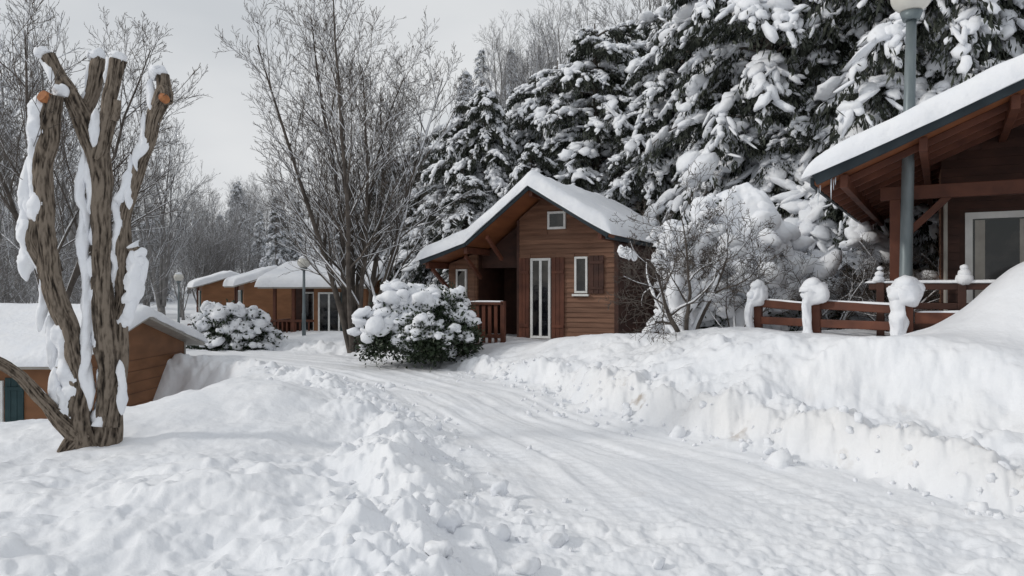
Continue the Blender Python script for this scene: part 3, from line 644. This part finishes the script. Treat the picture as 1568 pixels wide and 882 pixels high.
for (a, b) in zip(prof[:-1], prof[1:]):
    beamto(m, (a[0], -.98, a[1]-.02), (b[0], -.98, b[1]-.02), .05, .14, iF); beamto(m, (a[0], 5.73, a[1]-.02), (b[0], 5.73, b[1]-.02), .05, .14, iF)
for x, dz in ((-.12, .16), (-1.77, .17), (-3.45, .17), (-4.5, .15)):
    beamto(m, (x, -.9, float(np.interp(x, px_, pz_))-dz), (x, 5.5, float(np.interp(x, px_, pz_))-dz), .09, .15, iR)
beamto(m, (-2.9, -.05, 1.95), (-2.9, -.85, 2.45), .07, .09, iR); beamto(m, (-3.5, .0, 1.5), (-3.5, -.8, 2.0), .07, .09, iR)
beamto(m, (-4.45, 0, 1.25), (-4.45, -.75, 1.72), .07, .09, iR); beamto(m, (.06, -.95, 2.36), (.14, 5.7, 2.36), .07, .10, iF)
bev(m.build('beams_and_fascia', BM, ch), .006)
m = MB(); roof_snow(m, prof, -.98, 5.75, .34, 0, 110, 100, 3, .10); m.build('roof_snow', [SNOW], ch)
m = MB()
box(m, -4.5, -2.35, -1.1, 1.6, -.35, -.06, iD)
for i in range(13):
    x = -4.35+i*.158; box(m, x, x+.085, -1.06, -1.03, -.02, .86, iR)
box(m, -4.45, -2.35, -1.10, -1.0, .862, .92, iR); box(m, -4.45, -2.35, -1.085, -1.062, .10, .19, iR); box(m, -2.43, -2.33, -1.10, -1.0, -.4, .95, iR); box(m, -4.5, -4.4, -1.1, -1.0, -.4, 1.0, iR)
bev(m.build('porch_railing', BM, ch), .006)
m = MB(); snowline(m, (-4.45, -1.05, .93), (-2.35, -1.05, .93), .09, .03); m.build('railing_snow', [SNOW], ch)

# ------------------------------------------------------------ right cabin
rc = empty('log_cabin', (4.14, 10.2, 1.0), math.radians(-30))
W = 7.6; zE = 2.2; sl = .43
prof2 = [(0, zE), (W/2, zE+sl*W/2), (W, zE)]
m = MB(); roof_deck(m, prof2, 0, 8.5, .09, iS); m.build('roof_boards', BM, rc)
m = MB()
for a, b in zip(prof2[:-1], prof2[1:]): beamto(m, (a[0], -.03, a[1]-.02), (b[0], -.03, b[1]-.02), .05, .17, iF)
beamto(m, (-.03, 0, zE-.05), (-.03, 8.5, zE-.05), .05, .12, iF)
for x in (.35, 1.3, 2.3, 3.8):
    z = zE+sl*x-.19; beamto(m, (x, .15, z), (x, 8, z), .10, .18, iR)
for y in np.arange(.5, 8, .6): beamto(m, (.05, y, zE-.13), (W/2, y, zE-.13+sl*(W/2)), .06, .09, iR)
beamto(m, (.7, 1.7, 2.12), (W-.7, 1.7, 2.12), .13, .2, iR)
beamto(m, (.9, 1.7, -.2), (.9, 1.7, 2.02), .14, .14, iR); beamto(m, (1.0, 1.72, 1.45), (1.6, 1.72, 2.05), .09, .1, iR)
beamto(m, (W/2, 1.7, 2.2), (W/2, 1.7, 3.5), .12, .12, iR)
bev(m.build('timber_frame', BM, rc), .008)
m = MB(); gable_wall(m, 1.5, W-.5, 2.6, prof2, -.6, .1, iD, .1); box(m, 1.5, 1.6, 2.7, 8, -.6, 2.6, iW); box(m, W-.6, W-.5, 2.7, 8, -.6, 2.3, iW)
px2 = [p[0] for p in prof2]; pz2 = [p[1] for p in prof2]
clap(m, (0, 2.6, 0), (1, 0, 0), (0, -1, 0), 1.5, W-.5, -.3, lambda s: float(np.interp(s, px2, pz2))-.12, iD, .13, [(1.75, 3.75, -.4, 1.90)])
clap(m, (1.5, 2.6, 0), (0, 1, 0), (-1, 0, 0), 0, 5.4, -.3, lambda s: 2.6, iW, .13)
m.build('walls', BM, rc)
m = MB(); window(m, 1.82, 3.48, -.15, 1.86, 2.59, iWh, iG, 1, .10, mull=None)
tube(m, [(1.56, 2.5, 2.1), (1.56, 2.5, 1.2), (1.56, 2.5, -.3)], [.03, .03, .03], 10, iGy)
for xa in (1.95, 2.52, 2.74, 3.24): box(m, xa, xa+.13, 2.562, 2.566, 0, 1.74, iGy)
bev(m.build('patio_door', BM, rc), .006)
m = MB()
box(m, .6, W, .9, 2.6, -.35, -.03, iD)
for x in (.75, 1.75, 2.75, 3.75, 4.75): box(m, x-.05, x+.05, .9, 1.0, -.3, .78, iD)
for z in (.16, .45, .72): beamto(m, (.6, .95, z), (W, .95, z), .05, .09, iD)
for z in (.16, .45, .72): beamto(m, (.64, 1.0, z), (.64, 2.6, z), .05, .09, iD)
bev(m.build('deck_railing', BM, rc), .008)
m = MB(); snowline(m, (.55, .95, .775), (W, .95, .775), .09, .035, seed=2); snowline(m, (.64, 1.0, .775), (.64, 2.6, .775), .09, .04, seed=3)
for x, w in ((.75, .08), (1.75, .11), (2.75, .1)):
    for k in range(3):
        c = np.array([[x+random.uniform(-.03, .03), .95, .82+k*.08]]); s = w*(1-.25*k)
        blobs(m, c, np.array([[s, 0, 0]]), np.array([[0, s, 0]]), np.array([[0, 0, s*.8]]), 0, .1)
m.build('railing_snow', [SNOW], rc)
m = MB(); roof_snow(m, prof2, -.04, 8.5, .36, 0, 150, 140, 8, .13)
m.build('roof_snow', [SNOW], rc)
m = MB()
for i in range(5):
    x = random.uniform(-.05, .35); L = random.uniform(.08, .3); y = random.uniform(0, .3)
    z = zE+sl*max(x, 0)-.1; tube(m, [(x, y, z), (x, y, z-L*.5), (x, y, z-L)], [.012, .008, .002], 6, 0)
ICE = pm('ice', (.6, .66, .72), (.75, .8, .84), 8, rough=.1, bump=.1, spec=.6); m.build('icicles', [ICE], rc)

# ------------------------------------------------------------ fence with snow caps
fe = empty('wooden_fence')
FP = [(2.95, 13.2), (4.0, 12.1), (4.5, 11.05), (5.3, 10.0), (6.95, 9.2), (8.6, 8.5)]
m = MB(); s_ = MB()
for i, (x, y) in enumerate(FP):
    z = tz(x, y)
    if i > 0:
        beamto(m, (x, y, z-.4), (x, y, 1.62), .15 if i > 1 else .12, .13 if i > 1 else .12, 0, up=(.5, .8, 0))
for i in range(1, len(FP)-1):
    a, b = FP[i], FP[i+1]; d = nrm(np.array([b[0]-a[0], b[1]-a[1]]))*.09
    za = 1.32
    if i < 3: beamto(m, (a[0]+d[0], a[1]+d[1], za+.13), (b[0]-d[0], b[1]-d[1], za+.09), .07, .12, 0); beamto(m, (a[0]+d[0], a[1]+d[1], za-.14), (b[0]-d[0], b[1]-d[1], za-.14), .07, .12, 0)
    else: beamto(m, (a[0]+d[0], a[1]+d[1], za-.02), (b[0]-d[0], b[1]-d[1], za-.0), .07, .15, 0)
bev(m.build('posts_and_rails', [WOODR], fe), .01)
def column(x, y, z0, z1, w, seed):
    """snow plastered on the windward side of a post and mushrooming over its head"""
    n = 44; k = 28
    t = np.linspace(0, 1, n); z = z0+(z1-z0)*t
    body = .36+.12*vn(t*5+seed, t*0, 12)+.5*S((t-.52)/.16); R = w*body*np.clip(1-t**7, .01, 1)**.5
    offx = -.13+.13*S((t-.5)/.25)+.03*vn(t*3, t*0+seed, 4)
    P = np.stack([x+offx, y-.05+t*0, z], 1); A, Tg = np.meshgrid(np.arange(k)/k, t)
    tube(s_, P, R[:, None]*(1+.4*vn(np.cos(A*6.28)*1.1+seed, np.sin(A*6.28)*1.1+Tg*4, 5)+.2*vn(np.cos(A*6.28)*2.6+seed, np.sin(A*6.28)*2.6+Tg*10, 6)), k, 0)
    C = np.array([[x-w*.55, y-.05, z1-.26], [x+w*.4, y-.05, z1-.16], [x-w*.2, y-.08, z1-.10]]); s = np.array([.45, .45, .5])*w
    blobs(s_, C, np.stack([s, s*0, s*0], 1), np.stack([s*0, s, s*0], 1), np.stack([s*0, s*0, s*.85], 1), 0, .08)
for i, (x, y) in enumerate(FP[1:4]):
    column(x-.02, y, tz(x, y)-.05, (1.84, 1.86, 1.86)[i], (.19, .22, .26)[i], 3+i*2.3)
for i in range(1, len(FP)-1):
    a, b = FP[i], FP[i+1]
    if i == 3: snowline(s_, (a[0]+.1, a[1]-.05, 1.375), (b[0], b[1], 1.395), .08, .025, seed=i)
    else: snowline(s_, (a[0]+.1, a[1]-.05, 1.51), (b[0]-.08, b[1]+.05, 1.47), .08, .025, seed=i)
s_.build('post_snow', [SNOW], fe)

# ------------------------------------------------------------ left cabin (below the bank)
lc = empty('holiday_cabin', (-8.25, 13.7, -1.35), math.radians(-1))
D = 4.9; Wd = 9
m = MB()
box(m, -Wd, 0, 0, .1, -.4, 1.72, iC); box(m, -Wd, 0, D-.1, D, -.4, 1.72, iC)
V = [(0, .1, -.4), (0, D-.1, -.4), (0, D-.1, 1.72), (0, D/2, 2.42), (0, .1, 1.72)]; V += [(-.1, a, b) for _, a, b in V]
m.add(V, [[0, 1, 2, 4], [9, 7, 6, 5]], iC, False); m.add(V[2:5], [[0, 1, 2]], iC, False)
for z in np.arange(-.2, 1.7, .24): box(m, -.0, .008, .05, D-.05, z, z+.006, iD)
box(m, -.06, .012, -.012, .06, -.4, 1.72, iGy); box(m, -.06, .02, D-.05, D+.015, -.4, 1.72, iGy)
m.build('walls', BM, lc)
def rot_prof_roof(parent, name, prof, a0, a1, th, seed, deck=.07, snow_over=.06):
    e = bpy.data.objects.new(name+'_frame', None); COL.objects.link(e); e.parent = parent; e.rotation_euler = (0, 0, math.radians(90))
    m = MB(); roof_deck(m, prof, a0, a1, deck, iGy); m.build(name+'_deck', BM, e)
    m = MB(); roof_snow(m, prof, a0, a1, th, 0, 70, 70, seed, snow_over); m.build(name+'_snow', [SNOW], e)
rot_prof_roof(lc, 'roof', [(-.35, 1.66), (D/2, 2.46), (D+.35, 1.66)], -.35, Wd+.3, .26, 5)
m = MB(); window(m, -2.35, -1.10, .35, 1.35, -.002, iWh, iG, 1, .07); shutter(m, -1.07, -.72, .3, 1.4, -.004, iT); shutter(m, -2.75, -2.38, .3, 1.4, -.004, iT)
bev(m.build('window_and_shutters', BM, lc), .005)

# ------------------------------------------------------------ small chalets in the distance
def smallchalet(name, x, y, z, rz, w, d, hw, seed, mirror=False):
    e = empty(name, (x, y, z), rz); m = MB()
    box(m, w*.45, w, 0, .1, -.3, hw, iC); box(m, 0, w, d-.1, d, -.3, hw, iC); box(m, 0, .1, 1.6, d-.1, -.3, hw, iC); box(m, w-.1, w, .1, d-.1, -.3, hw+.1, iC); box(m, .1, w*.45, 1.6, 1.7, -.3, hw, iD); box(m, w*.45, w*.45+.1, .1, 1.6, -.3, hw, iC)
    m.add([(w-.003, .05, hw), (w-.003, d-.05, hw), (w-.003, d/2, hw+.5)], [[0, 1, 2]], iC, False)
    for xx in (0.06, w*.22): box(m, xx, xx+.1, -.02, .08, -.3, hw, iR)
    for i in range(9): box(m, .05+i*w*.047, .10+i*w*.047, 0, .03, .0, .85, iR)
    box(m, 0, w*.45, -.03, .06, .852, .93, iR); box(m, 0, w*.45, -.5, 1.6, -.3, -.02, iD); box(m, -.1, -.02, .0, 1.6, .2, .9, iR)
    m.build('walls_and_porch', BM, e)
    m = MB(); window(m, w*.50, w*.50+.8, .0, 1.9, -.002, iWh, iG, 1, .06); box(m, w*.50+.83, w*.50+1.1, -.05, -.006, 0, 1.9, iT); window(m, w*.15, w*.15+.8, .1, 1.9, 1.59, iWh, iG, 1, .06)
    m.build('doors_and_shutters', BM, e)
    rot_prof_roof(e, 'roof', [(-.45, hw-.05), (d/2, hw+.55), (d+.3, hw-.05)], -w-.25, .3, .34, seed)
    return e
smallchalet('small_chalet', -8.55, 26.5, -.35, math.radians(-8), 3.5, 3.4, 2.15, 31)
smallchalet('small_chalet', -13.4, 36.0, -.30, math.radians(-62), 3.0, 2.7, 2.15, 32)
smallchalet('small_chalet', -18.4, 43.5, -.35, math.radians(-62), 3.0, 2.9, 2.15, 33)

# ------------------------------------------------------------ street lamps
def lamp(name, x, y, zt, r, gr, cap=True, lean=0):
    z = tz(x, y); e = empty(name, (x, y, z-.2)); H = zt-z+.2
    m = MB(); tube(m, [(0, 0, 0), (0, 0, .9), (0, 0, .92), (lean*.5, 0, H*.6), (lean, 0, H-gr*1.2)], [r*1.25, r*1.25, r, r*.95, r*.8], 20, 0)
    tube(m, [(lean, 0, H-gr*1.25), (lean, 0, H-gr*1.1), (lean, 0, H-gr*.8)], [r*1.3, gr*.45, gr*.55], 20, 0)
    m.build('pole', [GALV], e)
    bm = bmesh.new(); bmesh.ops.create_uvsphere(bm, u_segments=32, v_segments=20, radius=gr)
    for v in bm.verts: v.co.z *= .88
    me = bpy.data.meshes.new('globe'); bm.to_mesh(me); bm.free(); me.materials.append(GLOBE)
    for p in me.polygons: p.use_smooth = True
    g = obj('globe', me, e, (lean, 0, H))
    m = MB(); c = np.array([[lean, 0, H+gr*.62], [lean+.05*gr, 0, H+gr*.75]]); s = np.array([gr*.78, gr*.6])
    blobs(m, c, np.stack([s, s*0, s*0], 1), np.stack([s*0, s, s*0], 1), np.stack([s*0, s*0, s*.55], 1), 0, .06); m.build('snow_cap', [SNOW], e)
lamp('street_lamp', 5.60, 10.6, 5.84, .085, .27, lean=.08)
lamp('street_lamp', -6.7, 24, 2.52, .05, .21)
lamp('street_lamp', -17.0, 38, 2.25, .05, .24)

# ------------------------------------------------------------ sky, sun, camera
AZ = np.array([-.80, -.12]); EL = math.radians(30)
w = bpy.data.worlds.new('World'); sc.world = w; w.use_nodes = True; nt = w.node_tree; N = nt.nodes; Lk = nt.links
bg = N['Background']; sky = N.new('ShaderNodeTexSky'); sky.sky_type = 'NISHITA'; sky.sun_disc = False
sky.sun_elevation = EL; sky.sun_rotation = math.atan2(AZ[0], AZ[1]) % (2*math.pi)
tc = N.new('ShaderNodeTexCoord'); mp = N.new('ShaderNodeMapping'); mp.inputs['Scale'].default_value = (1, 1, 2.4); Lk.new(tc.outputs['Generated'], mp.inputs[0])
n1 = N.new('ShaderNodeTexNoise'); n1.inputs['Scale'].default_value = 2.2; n1.inputs['Detail'].default_value = 5; n1.inputs['Roughness'].default_value = .45; Lk.new(mp.outputs[0], n1.inputs[0])
cr = N.new('ShaderNodeValToRGB'); cr.color_ramp.elements[0].position = .35; cr.color_ramp.elements[0].color = (6.3, 6.6, 6.95, 1); cr.color_ramp.elements[1].position = .65; cr.color_ramp.elements[1].color = (8.2, 8.35, 8.5, 1)
Lk.new(n1.outputs[0], cr.inputs[0])
n2 = N.new('ShaderNodeTexNoise'); n2.inputs['Scale'].default_value = 1.6; n2.inputs['Detail'].default_value = 4; Lk.new(mp.outputs[0], n2.inputs[0])
c2 = N.new('ShaderNodeValToRGB'); c2.color_ramp.elements[0].position = .36; c2.color_ramp.elements[0].color = (.55, .55, .55, 1); c2.color_ramp.elements[1].position = .52; c2.color_ramp.elements[1].color = (1, 1, 1, 1)
Lk.new(n2.outputs[0], c2.inputs[0])
mx = N.new('ShaderNodeMixRGB'); Lk.new(c2.outputs[0], mx.inputs[0]); Lk.new(sky.outputs[0], mx.inputs[1]); Lk.new(cr.outputs[0], mx.inputs[2])
Lk.new(mx.outputs[0], bg.inputs['Color']); bg.inputs['Strength'].default_value = .092
sl_ = bpy.data.lights.new('sun', 'SUN'); sl_.energy = 1.25; sl_.angle = math.radians(5); sl_.color = (1, .96, .90)
so = bpy.data.objects.new('sun', sl_); COL.objects.link(so)
a = AZ/np.linalg.norm(AZ); dv = Vector((a[0]*math.cos(EL), a[1]*math.cos(EL), math.sin(EL))); so.rotation_euler = dv.to_track_quat('Z', 'Y').to_euler()
cam = bpy.data.cameras.new('camera'); co = bpy.data.objects.new('camera', cam); COL.objects.link(co); sc.camera = co
co.location = (0, 0, 1.7); co.rotation_euler = (math.radians(90), 0, 0); cam.lens = 26.2; cam.sensor_width = 36; cam.clip_end = 3000; cam.clip_start = .05
sc.view_settings.view_transform = 'Standard'; sc.view_settings.look = 'None'; sc.view_settings.exposure = 0; sc.view_settings.gamma = 1
